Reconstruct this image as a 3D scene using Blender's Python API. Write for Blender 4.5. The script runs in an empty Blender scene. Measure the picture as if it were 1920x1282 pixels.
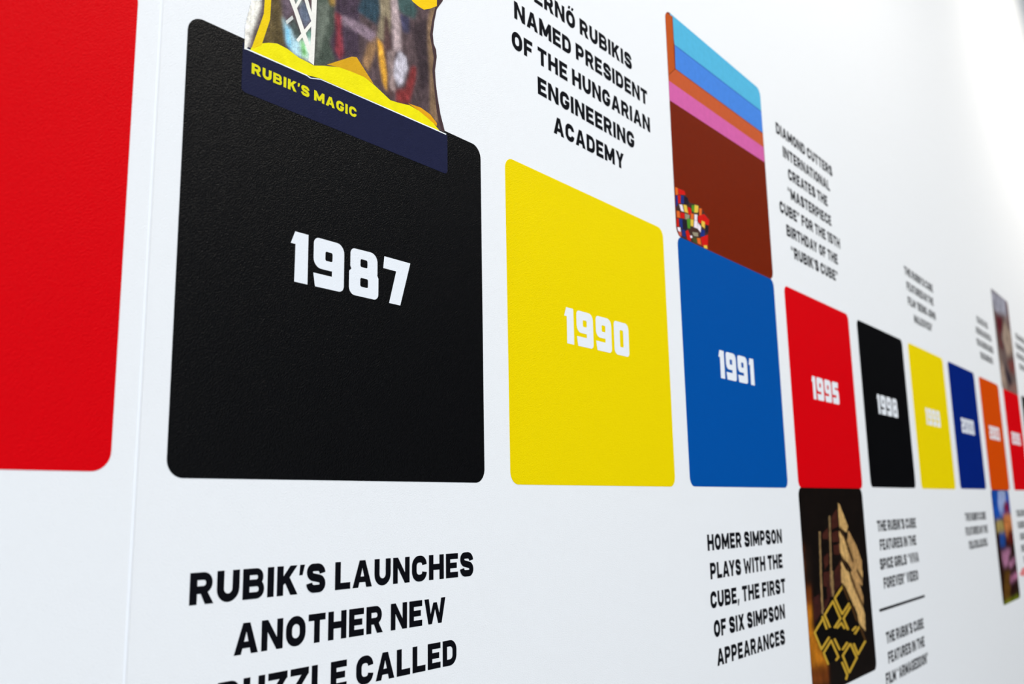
import bpy, bmesh, math
from mathutils import Vector, Matrix
from mathutils.geometry import tessellate_polygon

# ------------------------------------------------------------------ camera, world, lights, exposure
S = 0.30            # side of one printed square in metres
Z0 = 1.50           # height of the lower edge of the row above the floor
sc = bpy.context.scene
C = sc.collection

def cam_axes(yaw, pitch, roll):
    f = Vector((math.sin(yaw)*math.cos(pitch), math.cos(yaw)*math.cos(pitch), math.sin(pitch)))
    r = Vector((math.cos(yaw), -math.sin(yaw), 0)); u = r.cross(f)
    c, s = math.cos(roll), math.sin(roll)
    return c*r + s*u, -s*r + c*u, f

R_, U_, F_ = cam_axes(0.9108, 0.1791, -0.0183)
cd = bpy.data.cameras.new('camera'); cam = bpy.data.objects.new('camera', cd); C.objects.link(cam)
M = Matrix((R_, U_, -F_)).transposed().to_4x4()
M.translation = Vector((-1.0244*S, -1.6710*S, Z0 - 0.0744*S))
cam.matrix_world = M
cd.sensor_width = 36.0; cd.lens = 1716.3/1920*36
cd.clip_start = 0.01
cd.dof.use_dof = True; cd.dof.focus_distance = 2.55*S; cd.dof.aperture_fstop = 7.0
sc.camera = cam

w = bpy.data.worlds.new('world'); sc.world = w; w.use_nodes = True
bg = w.node_tree.nodes['Background']
bg.inputs['Color'].default_value = (0.85, 0.92, 1.02, 1); bg.inputs['Strength'].default_value = 1.53

def spot(x, y, z, tx, ty, tz, watts, size, blend, col=(1.0, 0.925, 0.83)):
    d = bpy.data.lights.new('ceiling_spot', 'SPOT'); o = bpy.data.objects.new('ceiling_spot', d); C.objects.link(o)
    d.energy = watts; d.spot_size = math.radians(size); d.spot_blend = blend; d.color = col; d.shadow_soft_size = 0.05
    o.location = (x, y, z)
    o.rotation_euler = (Vector((tx, ty, tz)) - Vector((x, y, z))).to_track_quat('-Z', 'Y').to_euler()
for x, e in ((-0.9, 52), (0.9, 155), (3.55, 185), (5.3, 110)):
    spot(x, -1.40, 3.95, x, 0.0, 2.35, e, 104, 1.0)

sc.view_settings.view_transform = 'Standard'; sc.view_settings.look = 'None'
sc.view_settings.exposure = 0.0; sc.view_settings.gamma = 1.0; sc.view_settings.use_curve_mapping = False

# ------------------------------------------------------------------ materials
def lin(c):
    c /= 255.0
    return c/12.92 if c <= 0.04045 else ((c+0.055)/1.055)**2.4

MATS = {}
def mat(rgb, rough=0.46, bump=0.5, spec=0.35, mottle=0.0, grain=True):
    """Ink or paint on the embossed wall covering: one colour, a fine leathery relief."""
    key = (rgb, rough, bump, spec, mottle)
    if key in MATS: return MATS[key]
    m = bpy.data.materials.new('print_%d_%d_%d' % rgb); m.use_nodes = True
    nt = m.node_tree; N = nt.nodes; Lk = nt.links
    b = N['Principled BSDF']
    col = tuple(lin(v) for v in rgb) + (1,)
    b.inputs['Base Color'].default_value = col
    b.inputs['Roughness'].default_value = rough
    b.inputs['Specular IOR Level'].default_value = spec
    if bump:
        g = N.new('ShaderNodeNewGeometry')
        mp = N.new('ShaderNodeMapping'); mp.vector_type = 'TEXTURE'
        mp.inputs['Rotation'].default_value = (0, math.radians(-42), 0)
        mp.inputs['Scale'].default_value = (1.5, 1.0, 1.0)
        Lk.new(g.outputs['Position'], mp.inputs['Vector'])
        n1 = N.new('ShaderNodeTexNoise'); n1.inputs['Scale'].default_value = 1150; n1.inputs['Detail'].default_value = 2.0
        n1.inputs['Roughness'].default_value = 0.55
        Lk.new(mp.outputs['Vector'], n1.inputs['Vector'])
        bp = N.new('ShaderNodeBump'); bp.inputs['Strength'].default_value = bump; bp.inputs['Distance'].default_value = 0.0006
        Lk.new(n1.outputs['Fac'], bp.inputs['Height']); Lk.new(bp.outputs['Normal'], b.inputs['Normal'])
    if mottle:
        g2 = N.new('ShaderNodeNewGeometry')
        n2 = N.new('ShaderNodeTexNoise'); n2.inputs['Scale'].default_value = 120; n2.inputs['Detail'].default_value = 3
        Lk.new(g2.outputs['Position'], n2.inputs['Vector'])
        mx = N.new('ShaderNodeMix'); mx.data_type = 'RGBA'
        mx.inputs['A'].default_value = tuple(v*(1-mottle) for v in col[:3]) + (1,)
        mx.inputs['B'].default_value = tuple(min(1, v*(1+mottle)) for v in col[:3]) + (1,)
        Lk.new(n2.outputs['Fac'], mx.inputs['Factor']); Lk.new(mx.outputs['Result'], b.inputs['Base Color'])
    MATS[key] = m
    return m

WHITE = (236, 238, 239)
M_WALL = mat(WHITE, 0.5, 0.55, 0.12)
M_INK = mat((8, 9, 15), 0.5, 0.5, 0.05)
M_WHITE_INK = mat((232, 236, 240), 0.5, 0.4, 0.12)

# ------------------------------------------------------------------ mesh helpers (wall coordinates u, v in squares; v = 0 is the lower edge of the row)
def P3(u, v, d):            # d = millimetres in front of the wall
    return Vector((u*S, -d/1000.0, Z0 + v*S))

def tess(loops):
    flat = [p for l in loops for p in l]
    t = tessellate_polygon([[Vector((a, b, 0)) for a, b in l] for l in loops])
    return flat, t

def add_face(bm, loops, d, mi=0):
    """A flat printed shape, d millimetres in front of the wall, facing the room."""
    flat, tris = tess(loops)
    vs = [bm.verts.new(P3(u, v, d)) for u, v in flat]
    for a, b, c in tris:
        pa, pb, pc = flat[a], flat[b], flat[c]
        ar = (pb[0]-pa[0])*(pc[1]-pa[1]) - (pb[1]-pa[1])*(pc[0]-pa[0])
        if abs(ar) < 1e-12: continue
        try: f = bm.faces.new((vs[a], vs[b], vs[c]) if ar > 0 else (vs[a], vs[c], vs[b]))
        except ValueError: continue
        f.material_index = mi

def add_prism(bm, loop, d0, d1, mi=0):
    add_face(bm, [loop], d1, mi)
    n = len(loop); area = sum(loop[i][0]*loop[(i+1) % n][1] - loop[(i+1) % n][0]*loop[i][1] for i in range(n))
    if area < 0: loop = loop[::-1]
    a = [bm.verts.new(P3(u, v, d0)) for u, v in loop]; b = [bm.verts.new(P3(u, v, d1)) for u, v in loop]
    for i in range(n):
        j = (i+1) % n
        bm.faces.new((a[i], a[j], b[j], b[i])).material_index = mi

def link(name, bm, mats, parent=None):
    me = bpy.data.meshes.new(name); bm.to_mesh(me); bm.free()
    for m in (mats if isinstance(mats, list) else [mats]): me.materials.append(m)
    o = bpy.data.objects.new(name, me); C.objects.link(o)
    if parent is not None:
        o.parent = parent; o.matrix_parent_inverse = Matrix.Translation(-parent.location)
    return o

def thing(name, label, cat, u, v, group=None):
    o = bpy.data.objects.new(name, None); C.objects.link(o)
    o.location = P3(u, v, 0); o.empty_display_size = 0.02
    o['label'] = label; o['category'] = cat
    if group: o['group'] = group
    return o

def struct(o):
    o['kind'] = 'structure'; return o

def rrect(u0, v0, u1, v1, r, n=10):
    pts = []
    for cx, cy, a0 in ((u1-r, v1-r, 0), (u0+r, v1-r, 90), (u0+r, v0+r, 180), (u1-r, v0+r, 270)):
        for k in range(n+1):
            a = math.radians(a0 + 90*k/n); pts.append((cx+r*math.cos(a), cy+r*math.sin(a)))
    return pts

def clip(poly, win):
    out = poly
    n = len(win)
    for i in range(n):
        ax, ay = win[i]; bx, by = win[(i+1) % n]
        side = lambda p: (bx-ax)*(p[1]-ay) - (by-ay)*(p[0]-ax)
        src, out = out, []
        for j in range(len(src)):
            p, q = src[j-1], src[j]; sp, sq = side(p), side(q)
            if (sp >= 0) != (sq >= 0):
                t = sp/(sp-sq); out.append((p[0]+(q[0]-p[0])*t, p[1]+(q[1]-p[1])*t))
            if sq >= 0: out.append(q)
        if len(out) < 3: return []
    res = []
    for p in out:
        if not res or abs(p[0]-res[-1][0])+abs(p[1]-res[-1][1]) > 1e-6: res.append(p)
    return res if len(res) > 2 else []

# ------------------------------------------------------------------ lettering: a condensed bold sans drawn as strokes
T = 0.27; h = T/2
def rpath(pts, r):
    """Polyline with rounded corners; r is a number or one radius per inner point."""
    out = [pts[0]]
    for i in range(1, len(pts)-1):
        p, q, s = (Vector(pts[i-1]), Vector(pts[i]), Vector(pts[i+1]))
        rr = r if not isinstance(r, (list, tuple)) else r[i-1]
        a = (p-q).normalized(); b = (s-q).normalized()
        ang = a.angle(b); d = min(rr/math.tan(ang/2), (p-q).length*0.499 if i > 1 else (p-q).length, (s-q).length*0.499 if i < len(pts)-2 else (s-q).length)
        rr = d*math.tan(ang/2)
        t0 = q+a*d; c = q+(a+b).normalized()*(rr/math.sin(ang/2))
        v0 = t0-c; v1 = (q+b*d)-c
        tot = v0.angle_signed(v1)
        for k in range(7):
            rot = Matrix.Rotation(-tot*k/6, 2); out.append(tuple(c + rot @ v0))
    out.append(pts[-1])
    return out
def stroke(pts, t=T):
    """Quads along a centre line, butt ended, mitred."""
    V = [Vector(p) for p in pts]; V = [p for i, p in enumerate(V) if not i or (p-V[i-1]).length > 0.004]; L = []; Rr = []
    for i, p in enumerate(V):
        d0 = (p-V[i-1]).normalized() if i else None
        d1 = (V[i+1]-p).normalized() if i < len(V)-1 else None
        if d0 is None: n = Vector((-d1.y, d1.x)); k = 1
        elif d1 is None: n = Vector((-d0.y, d0.x)); k = 1
        else:
            n = (Vector((-d0.y, d0.x))+Vector((-d1.y, d1.x))).normalized(); k = 1/max(0.5, n.dot(Vector((-d0.y, d0.x))))
        L.append(tuple(p+n*(t/2*k))); Rr.append(tuple(p-n*(t/2*k)))
    return [[L[i], Rr[i], Rr[i+1], L[i+1]] for i in range(len(V)-1)]
def bar(x0, y0, x1, y1): return [[(x0, y0), (x1, y0), (x1, y1), (x0, y1)]]
def diag(x0, y0, x1, y1, t=0.29): return [[(x0-t/2, y0), (x0+t/2, y0), (x1+t/2, y1), (x1-t/2, y1)]]
def ring(x0, y0, x1, y1, r): 
    mx = (x0+x1)/2
    return stroke(rpath([(mx, y1), (x1, y1), (x1, y0), (x0, y0), (x0, y1), (mx, y1)], r))
q_ = 0.25; rr_ = 0.27
GL = {}
def G(ch, w, polys): GL[ch] = (w, polys)
w_ = 0.86
G('A', 0.98, [[(0, 0), (0.29, 0), (0.57, 1), (0.345, 1)], [(0.98, 0), (0.69, 0), (0.41, 1), (0.635, 1)]] + bar(0.2, 0.19, 0.78, 0.40))
G('B', w_, bar(0, 0, T, 1) + stroke(rpath([(0.1, 0.89), (w_-0.02-h, 0.89), (w_-0.02-h, 0.525), (0.1, 0.525)], 0.17), 0.22) + stroke(rpath([(0.1, 0.515), (w_-.115, 0.515), (w_-.115, 0.11), (0.1, 0.11)], 0.19), 0.22))
G('C', w_, stroke(rpath([(w_-h, 0.64), (w_-h, 1-h+.01), (h, 1-h+.01), (h, h-.01), (w_-h, h-.01), (w_-h, 0.36)], rr_)))
G('D', w_, bar(0, 0, T, 1) + stroke(rpath([(0.1, 1-0.12), (w_-h, 1-0.12), (w_-h, 0.12), (0.1, 0.12)], 0.28), 0.25))
G('E', 0.76, bar(0, 0, T, 1) + bar(T-.02, 0, 0.76, 0.235) + bar(T-.02, 0.765, 0.76, 1) + bar(T-.02, 0.39, 0.68, 0.62))
G('F', 0.74, bar(0, 0, T, 1) + bar(T-.02, 0.765, 0.74, 1) + bar(T-.02, 0.37, 0.66, 0.60))
G('G', w_, stroke(rpath([(w_-h, 0.66), (w_-h, 1-h+.01), (h, 1-h+.01), (h, h-.01), (w_-h, h-.01), (w_-h, 0.54)], rr_)) + bar(0.45, 0.34, w_-.05, 0.55))
G('H', 0.90, bar(0, 0, T, 1) + bar(0.90-T, 0, 0.90, 1) + bar(T-.02, 0.39, 0.90-T+.02, 0.63))
G('I', T, bar(0, 0, T, 1))
G('J', 0.70, stroke(rpath([(0.70-h, 1), (0.70-h, h), (h, h), (h, 0.34)], 0.25)))
G('K', 0.88, bar(0, 0, T, 1) + [[(T-.03, 0.34), (T-.03, 0.62), (0.56, 1), (0.87, 1), (0.40, 0.44)]] + [[(0.28, 0.53), (0.50, 0.66), (0.89, 0), (0.58, 0)]])
G('L', 0.74, bar(0, 0, T, 1) + bar(T-.02, 0, 0.74, 0.24))
G('M', 1.10, bar(0, 0, T, 1) + bar(1.10-T, 0, 1.10, 1) + [[(T-.02, 1), (0.55, 0.50), (0.55, 0.13), (0.43, 0.13), (T-.02, 0.50)], [(1.10-T+.02, 1), (0.55, 0.50), (0.55, 0.13), (0.67, 0.13), (1.10-T+.02, 0.50)]])
G('N', 0.92, bar(0, 0, T-.01, 1) + bar(0.93-T, 0, 0.92, 1) + [[(0.0, 1), (0.27, 1), (0.92, 0), (0.65, 0)]])
G('O', 0.88, ring(h, h-.01, 0.88-h, 1-h+.01, 0.30))
G('P', 0.84, bar(0, 0, T, 1) + stroke(rpath([(0.1, 1-0.12), (0.84-h, 1-0.12), (0.84-h, 0.42), (0.1, 0.42)], 0.22), 0.24))
G('R', w_, bar(0, 0, T, 1) + stroke(rpath([(0.1, 1-0.12), (0.84-h, 1-0.12), (0.84-h, 0.45), (0.1, 0.45)], 0.21), 0.24) + [[(0.33, 0.46), (0.60, 0.46), (0.88, 0), (0.57, 0)]])
G('S', w_, stroke(rpath([(w_-h, 0.66), (w_-h-.01, 1-h+.01), (h+.01, 1-h+.01), (h+.01, 0.57), (w_-h, 0.44), (w_-h, h-.01), (h, h-.01), (h-.01, 0.33)], [.24, .25, .19, .19, .25, .24])))
G('T', 0.80, bar(0, 0.765, 0.80, 1) + bar(0.40-h, 0, 0.40+h, 0.8))
G('U', w_, stroke(rpath([(h, 1), (h, h-.01), (w_-h, h-.01), (w_-h, 1)], 0.30)))
G('V', 0.94, [[(0, 1), (0.29, 1), (0.55, 0), (0.36, 0)], [(0.94, 1), (0.65, 1), (0.39, 0), (0.58, 0)]])
G('W', 1.30, [[(0, 1), (0.27, 1), (0.46, 0), (0.24, 0)], [(1.30, 1), (1.03, 1), (0.84, 0), (1.06, 0)], [(0.24, 0), (0.46, 0), (0.74, 0.84), (0.54, 0.84)], [(1.06, 0), (0.84, 0), (0.56, 0.84), (0.76, 0.84)]])
G('X', 0.92, [[(0, 0), (0.31, 0), (0.91, 1), (0.60, 1)], [(0.92, 0), (0.61, 0), (0.01, 1), (0.32, 1)]])
G('Y', 0.92, [[(0, 1), (0.30, 1), (0.58, 0.42), (0.34, 0.38)], [(0.92, 1), (0.62, 1), (0.34, 0.42), (0.58, 0.38)]] + bar(0.46-h, 0, 0.46+h, 0.46))
G('Z', 0.80, bar(0, 0.765, 0.80, 1) + bar(0, 0, 0.80, 0.235) + [[(0, 0.2), (0.30, 0.2), (0.80, 0.8), (0.50, 0.8)]])
G('\u0150', 0.88, GL['O'][1] + [[(0.20, 1.09), (0.36, 1.09), (0.46, 1.28), (0.27, 1.28)], [(0.50, 1.09), (0.66, 1.09), (0.78, 1.28), (0.58, 1.28)]])
G('1', 0.46, bar(0.46-T, 0, 0.46, 1) + [[(0, 0.72), (0.22, 0.72), (0.46, 1), (0.19, 1), (0, 0.90)]])
G('5', 0.84, bar(0.04, 0.765, 0.78, 1) + bar(0.04, 0.5, 0.29, 1) + stroke(rpath([(0.06, 0.53), (0.84-h, 0.53), (0.84-h, h), (h, h), (h, 0.32)], 0.22), 0.25))
G("'", 0.24, [[(0.0, 0.64), (0.15, 0.64), (0.25, 1), (0.04, 1)]])
G('\u201c', 0.52, [[(0.0, 0.66), (0.19, 0.66), (0.16, 1), (0.05, 1)], [(0.30, 0.66), (0.49, 0.66), (0.46, 1), (0.35, 1)]])
G('\u201d', 0.52, [[(0.0, 0.66), (0.13, 0.66), (0.22, 1), (0.02, 1)], [(0.29, 0.66), (0.42, 0.66), (0.51, 1), (0.31, 1)]])
G(',', 0.26, [[(0.0, -0.18), (0.12, -0.18), (0.26, 0.24), (0.02, 0.24)]])

# marks for lettering the distance blurs beyond reading
G('#', 0.84, bar(0, 0, T, 1) + bar(0.57, 0, 0.84, 1) + bar(T, 0.72, 0.57, 0.94))
G('=', 0.70, bar(0, 0, T, 1) + bar(T, 0, 0.70, 0.22) + bar(0.45, 0.2, 0.70, 1))
G('|', 0.62, bar(0, 0.05, 0.62, 0.28) + bar(0.18, 0.2, 0.45, 1))
KERN = {'AT': .15, 'TA': .15, 'LA': .02, 'AY': .15, 'YS': .05, 'LT': .12, 'PA': .13, 'FA': .10, 'FO': .03, 'AV': .15, 'VA': .15, 'RT': .05, 'TT': .02, 'OV': .04, "K'": .06, "'S": .04}
def set_line(bm, text, u0, u1, base, cap, d, gap=0.13, space=0.46, mi=0):
    """Letters fitted between u0 and u1 on a baseline."""
    x = 0; items = []; prev = ''
    for ch in text:
        x -= KERN.get(prev+ch, 0); prev = ch
        if ch == ' ': x += space-gap; continue
        wd, polys = GL[ch]; items.append((x, polys)); x += wd+gap
    tot = x-gap; k = (u1-u0)/tot
    for x, polys in items:
        for i, p in enumerate(polys):          # crossing strokes lie a few microns apart
            add_face(bm, [[(u0+(x+a)*k, base+b*cap) for a, b in p]], d + 0.004*i, mi)

# block numerals of the years: (width, [[outer, hole, hole...], ...])
def arc(cx, cy, r, a0, a1, n=6): return [(cx+r*math.cos(math.radians(a0+(a1-a0)*k/n)), cy+r*math.sin(math.radians(a0+(a1-a0)*k/n))) for k in range(n+1)]
DW = 0.80
def hole(x0, y0, x1, y1, r=0.035): return rrect(x0, y0, x1, y1, r, 3)
NUM = {
 '1': (0.43, [[[(0.105, 0), (0.43, 0), (0.43, 1), (0.10, 1), (0, 0.75), (0.115, 0.75)]]]),
 '9': (DW, [[[(0.05, 0.0)] + arc(DW-.13, .13, .13, -90, 0) + arc(DW-.20, .80, .20, 0, 90) + arc(.13, .87, .13, 90, 180) + arc(.20, .58, .20, 180, 270) + [(0.48, 0.38), (0.48, 0.27), (0, 0.27)], hole(0.30, 0.57, 0.49, 0.76)]]),
 '8': (0.83, [[arc(.70, .13, .13, -90, 0) + [(0.83, 0.47), (0.795, 0.525), (0.80, 0.58)] + arc(.60, .80, .20, 0, 90) + arc(.15, .87, .12, 90, 180) + [(0.03, 0.60), (0.06, 0.545), (0.0, 0.49)] + arc(.16, .16, .16, 180, 270), hole(0.31, 0.63, 0.51, 0.80), hole(0.31, 0.21, 0.53, 0.40)]]),
 '7': (0.83, [[[(0.18, 0), (0.52, 0), (0.83, 1), (0.03, 1), (0, 0.735), (0.39, 0.735)]]]),
 '0': (DW, [[arc(DW-.12, .12, .12, -90, 0) + arc(DW-.18, .82, .18, 0, 90) + arc(.12, .88, .12, 90, 180) + arc(.18, .18, .18, 180, 270), hole(0.31, 0.25, 0.50, 0.76)]]),
 '5': (DW, [[[(0.02, 0)] + arc(DW-.14, .14, .14, -90, 0) + arc(DW-.18, .47, .18, 0, 90) + [(0.33, 0.65), (0.33, 0.74), (DW-.05, 0.74), (DW-.03, 1)] + arc(.12, .88, .12, 90, 180) + [(0, 0.40), (0.47, 0.40), (0.47, 0.28), (0, 0.28)]]]),
 '2': (DW, [[[(0, 0), (DW, 0), (DW, 0.26), (0.34, 0.26), (0.34, 0.38)] + arc(DW-.16, .54, .16, -90, 0) + arc(DW-.18, .82, .18, 0, 90) + [(0.03, 1), (0, 0.73), (0.46, 0.73), (0.46, 0.63)] + arc(.18, .45, .18, 90, 180)]]),
 '3': (DW, [[[(0.03, 0)] + arc(DW-.14, .14, .14, -90, 0) + [(DW, 0.47), (DW-.04, 0.52), (DW-.01, 0.57)] + arc(DW-.18, .82, .18, 0, 90) + [(0.03, 1), (0, 0.74), (0.46, 0.74), (0.46, 0.62), (0.16, 0.62), (0.16, 0.40), (0.48, 0.40), (0.48, 0.27), (0, 0.27)]]]),
}
def set_year(bm, text, u0, u1, base, cap, d):
    x = 0; items = []
    for ch in text: items.append((x, ch)); x += NUM[ch][0]+0.14
    k = (u1-u0)/(x-0.14)
    for x, ch in items:
        for loops in NUM[ch][1]:
            add_face(bm, [[(u0+(x+a)*k, base+b*cap) for a, b in l] for l in loops], d)

# ------------------------------------------------------------------ the setting
def box(name, x0, y0, z0, x1, y1, z1, m):
    bm = bmesh.new(); bmesh.ops.create_cube(bm, size=1)
    for v in bm.verts: v.co = Vector(((x0+x1)/2+v.co.x*(x1-x0), (y0+y1)/2+v.co.y*(y1-y0), (z0+z1)/2+v.co.z*(z1-z0)))
    return struct(link(name, bm, m))
XL, XR, ZC = -2.2, 6.0, 4.30
box('wall_back', XL, 0, 0, XR, 0.15, ZC, M_WALL)
m_floor = mat((150, 148, 144), 0.6, 0, 0.3, 0.15)
box('floor', XL, -9.0, -0.1, XR, 0.15, 0, m_floor)
m_end = mat((38, 38, 42), 0.8, 0, 0.1)
box('wall_right_added', XR, -9.0, 0, XR+0.15, 0.15, ZC, m_end)  # unseen dark end wall, added so the prints reflect little light at grazing angles
box('ceiling', XL, -4.0, ZC, XR, 0.15, ZC+0.1, mat((238, 238, 236), 0.7, 0, 0.1))
# the joint between two drops of wall covering: a slim raised lap running floor to ceiling
bm = bmesh.new()
n = 8; us = -0.0635
prof = [(us-0.0042, 0.0)] + [(us-0.0042+0.0084*k/n, 0.42*math.sin(math.pi*k/n)) for k in range(1, n)] + [(us+0.0042, 0.0)]
lo = [bm.verts.new(Vector((u*S, -d/1000, 0))) for u, d in prof]; hi = [bm.verts.new(Vector((u*S, -d/1000, ZC))) for u, d in prof]
for k in range(n): bm.faces.new((lo[k], lo[k+1], hi[k+1], hi[k]))
for f in bm.faces: f.smooth = True
struct(link('trim_1', bm, mat((236, 239, 242), 0.4, 0, 0.4)))

# ------------------------------------------------------------------ the row of coloured squares with their years
YEL = (238, 212, 0); RED = (216, 0, 11); BLU = (0, 80, 161); BLK = (3, 3, 4); NAVY = (0, 32, 118); ORG = (212, 74, 0)
SQUARES = [
 # u0, u1, v0, v1, colour, year, (yu0, yu1), label
 (-1.118, -0.1165, 0.0063, 1.006, RED, None, None, 'large red square at the far left, cut off by the picture edge'),
 (0.000, 0.990, -0.0035, 0.9985, BLK, '1987', (0.291, 0.689), 'big black square marked 1987 under the packaged puzzle print'),
 (1.109, 2.120, -0.0070, 1.0065, YEL, '1990', (1.410, 1.819), 'bright yellow square marked 1990 right of the big black one'),
 (2.242, 3.239, -0.0050, 1.0070, BLU, '1991', (2.562, 2.927), 'bright blue square marked 1991 below the cartoon room picture'),
 (3.374, 4.352, -0.0030, 1.0065, RED, '1995', (3.663, 4.073), 'red square marked 1995 above the gold cube picture'),
 (4.506, 5.463, 0.0060, 1.0030, BLK, '1998', (4.773, 5.203), 'narrow looking black square marked 1998 in mid row'),
 (5.606, 6.570, 0.0030, 1.0050, YEL, '1999', (5.898, 6.300), 'yellow square marked 1999 right of the black 1998 square'),
 (6.728, 7.655, 0.0085, 1.0040, NAVY, '2000', (6.985, 7.435), 'dark blue square marked 2000 beside the orange one'),
 (7.845, 8.694, 0.0050, 0.9960, ORG, '2003', (8.055, 8.495), 'orange square near the far right end of the row'),
 (8.920, 9.735, 0.0050, 0.9950, RED, '2005', (9.10, 9.545), 'dark looking red square farthest right under the faded picture'),
 (9.905, 10.905, 0.0050, 1.0000, BLK, None, None, 'sliver of black square at the right picture edge'),
]
for u0, u1, v0, v1, col, year, yu, label in SQUARES:
    t = thing('timeline_square', label, 'square', (u0+u1)/2, v0, 'coloured year squares along the wall')
    bm = bmesh.new(); add_prism(bm, rrect(u0, v0, u1, v1, 0.038), 0.0, 0.20)
    rough = 0.42
    link('square_panel', bm, mat(col, 0.30 if col == BLK else 0.40, 0.95, 0.09 if col == BLK else 0.04), t)
    if year:
        bm = bmesh.new(); set_year(bm, year, yu[0], yu[1], 0.4535, 0.1215, 0.28)
        o = link('year_number', bm, M_WHITE_INK, t); o['label'] = 'white block numerals'

# ------------------------------------------------------------------ captions
TOP = 1.177; PT = 0.1100; CAP = 0.0630
def caption(label, lines, group='black captions printed on the wall'):
    us = [x for l in lines for x in l[1:3]]
    t = thing('wall_caption', label, 'caption', (min(us)+max(us))/2, min(l[3] for l in lines), group)
    for text, u0, u1, base in lines:
        bm = bmesh.new(); set_line(bm, text, u0, u1, base, CAP, 0.10)
        link('text_line', bm, M_INK, t)
def up(k): return TOP + PT*k
def dn(k): return -0.2555 - PT*k
caption('large black caption about launching another new puzzle, under the big black square', [
 ("RUBIK'S LAUNCHES", 0.064, 0.937, -0.2545), ('ANOTHER NEW', 0.173, 0.823, -0.3645), ('PUZZLE CALLED', 0.138, 0.866, -0.4755)])
caption('black caption naming the academy president, above the bright yellow square', [
 ('ERN\u0150 RUBIKIS', 1.285, 1.931, 1.612), ('NAMED PRESIDENT', 1.172, 2.044, 1.502), ('OF THE HUNGARIAN', 1.156, 2.056, 1.392),
 ('ENGINEERING', 1.294, 1.924, 1.282), ('ACADEMY', 1.380, 1.839, 1.172)])
caption('black caption about six appearances, below the bright blue square', [
 ('HOMER SIMPSON', 2.363, 3.122, dn(0)), ('PLAYS WITH THE', 2.374, 3.110, dn(1)), ('CUBE, THE FIRST', 2.362, 3.124, dn(2)),
 ('OF SIX SIMPSON', 2.378, 3.097, dn(3)), ('APPEARANCES', 2.392, 3.077, dn(4)+0.002)])
caption('black caption about a masterpiece cube, above the red 1995 square', [
 ('DIAMOND CUTTERS', 3.424, 4.283, up(6)), ('INTERNATIONAL', 3.499, 4.216, up(5)), ('CREATES THE', 3.551, 4.153, up(4)),
 ('\u201cMASTERPIECE', 3.525, 4.190, up(3)), ('CUBE\u201d FOR THE 15TH', 3.395, 4.316, up(2)), ('BIRTHDAY OF THE', 3.468, 4.250, up(1)), ('\u201cRUBIK\'S CUBE\u201d', 3.510, 4.229, up(0)+.002)])
caption('blurred black caption about a film, above the yellow 1999 square', [
 ("THE RUBIK'S CUBE", 5.705, 6.490, up(3)+.006), ('FEATURES IN THE', 5.728, 6.465, up(2)+.006), ('FILM \u201cBEING JOHN', 5.724, 6.488, up(1)+.006), ('MALKOVICH\u201d', 5.845, 6.352, up(0)+.004)])
caption('black caption about a music video, under the black 1998 square above the thin rule', [
 ("THE RUBIK'S CUBE", 4.562, 5.384, -0.2490), ('FEATURES IN THE', 4.580, 5.350, -0.3570), ("SPICE GIRLS \u201cVIVA", 4.550, 5.374, -0.4650), ('FOREVER\u201d VIDEO', 4.590, 5.320, -0.5740)])
caption('black caption about a disaster film, below the thin black rule', [
 ("THE RUBIK'S CUBE", 4.546, 5.340, -0.8730), ('FEATURES IN THE', 4.552, 5.322, -0.9810), ('FILM \u201cARMAGEDDON\u201d', 4.478, 5.370, -1.0860)])
caption('blurred three line caption below the dark blue square', [
 ("THE RUBIK'S CUBE", 6.785, 7.525, -0.2400), ('FEATURES IN THE', 6.750, 7.540, -0.3480), ('#=||#=||=|#=|', 6.815, 7.480, -0.4530)])
caption('blurred four line caption left of the faded tall picture', [
 ('#=||#=| #=|', 8.045, 8.520, up(3)+.005), ('|#=|#=||#=|#=||', 7.950, 8.625, up(2)+.005), ('#=||#|=#=|#|=#=|', 7.938, 8.655, up(1)+.005), ('#=|#|=#=|#=', 8.035, 8.570, up(0)+.003)])
caption('blurred caption at the right picture edge, right of the faded tall picture', [
 ('#=||#=|#=||#=|', 10.00, 10.80, up(4)+.01), ('#|=#=|#=||#=|#', 9.93, 10.85, up(3)+.01), ('|#=|#=||#=|#=|', 9.90, 10.85, up(2)+.01), ('#=|#|=#=|#=', 10.02, 10.75, up(1)+.01)])
caption('blurred caption at the right picture edge, below the last red square', [
 ('#=||#=|#=||#=|', 8.900, 9.80, -0.245), ('#|=#=|#=||#=|#', 8.890, 9.80, -0.354), ('|#=|#=||#=|#=|', 8.930, 9.78, -0.463), ('#=|#|=#=|#=', 8.930, 9.78, -0.572), ('#=|#|=#=', 9.000, 9.70, -0.680)])
bm = bmesh.new(); add_prism(bm, [(4.466, -0.6905), (5.430, -0.6905), (5.430, -0.6750), (4.466, -0.6750)], 0, 0.10)
o = link('divider_rule', bm, M_INK); o['label'] = 'thin horizontal black rule between two captions below the black 1998 square'; o['category'] = 'line'

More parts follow.
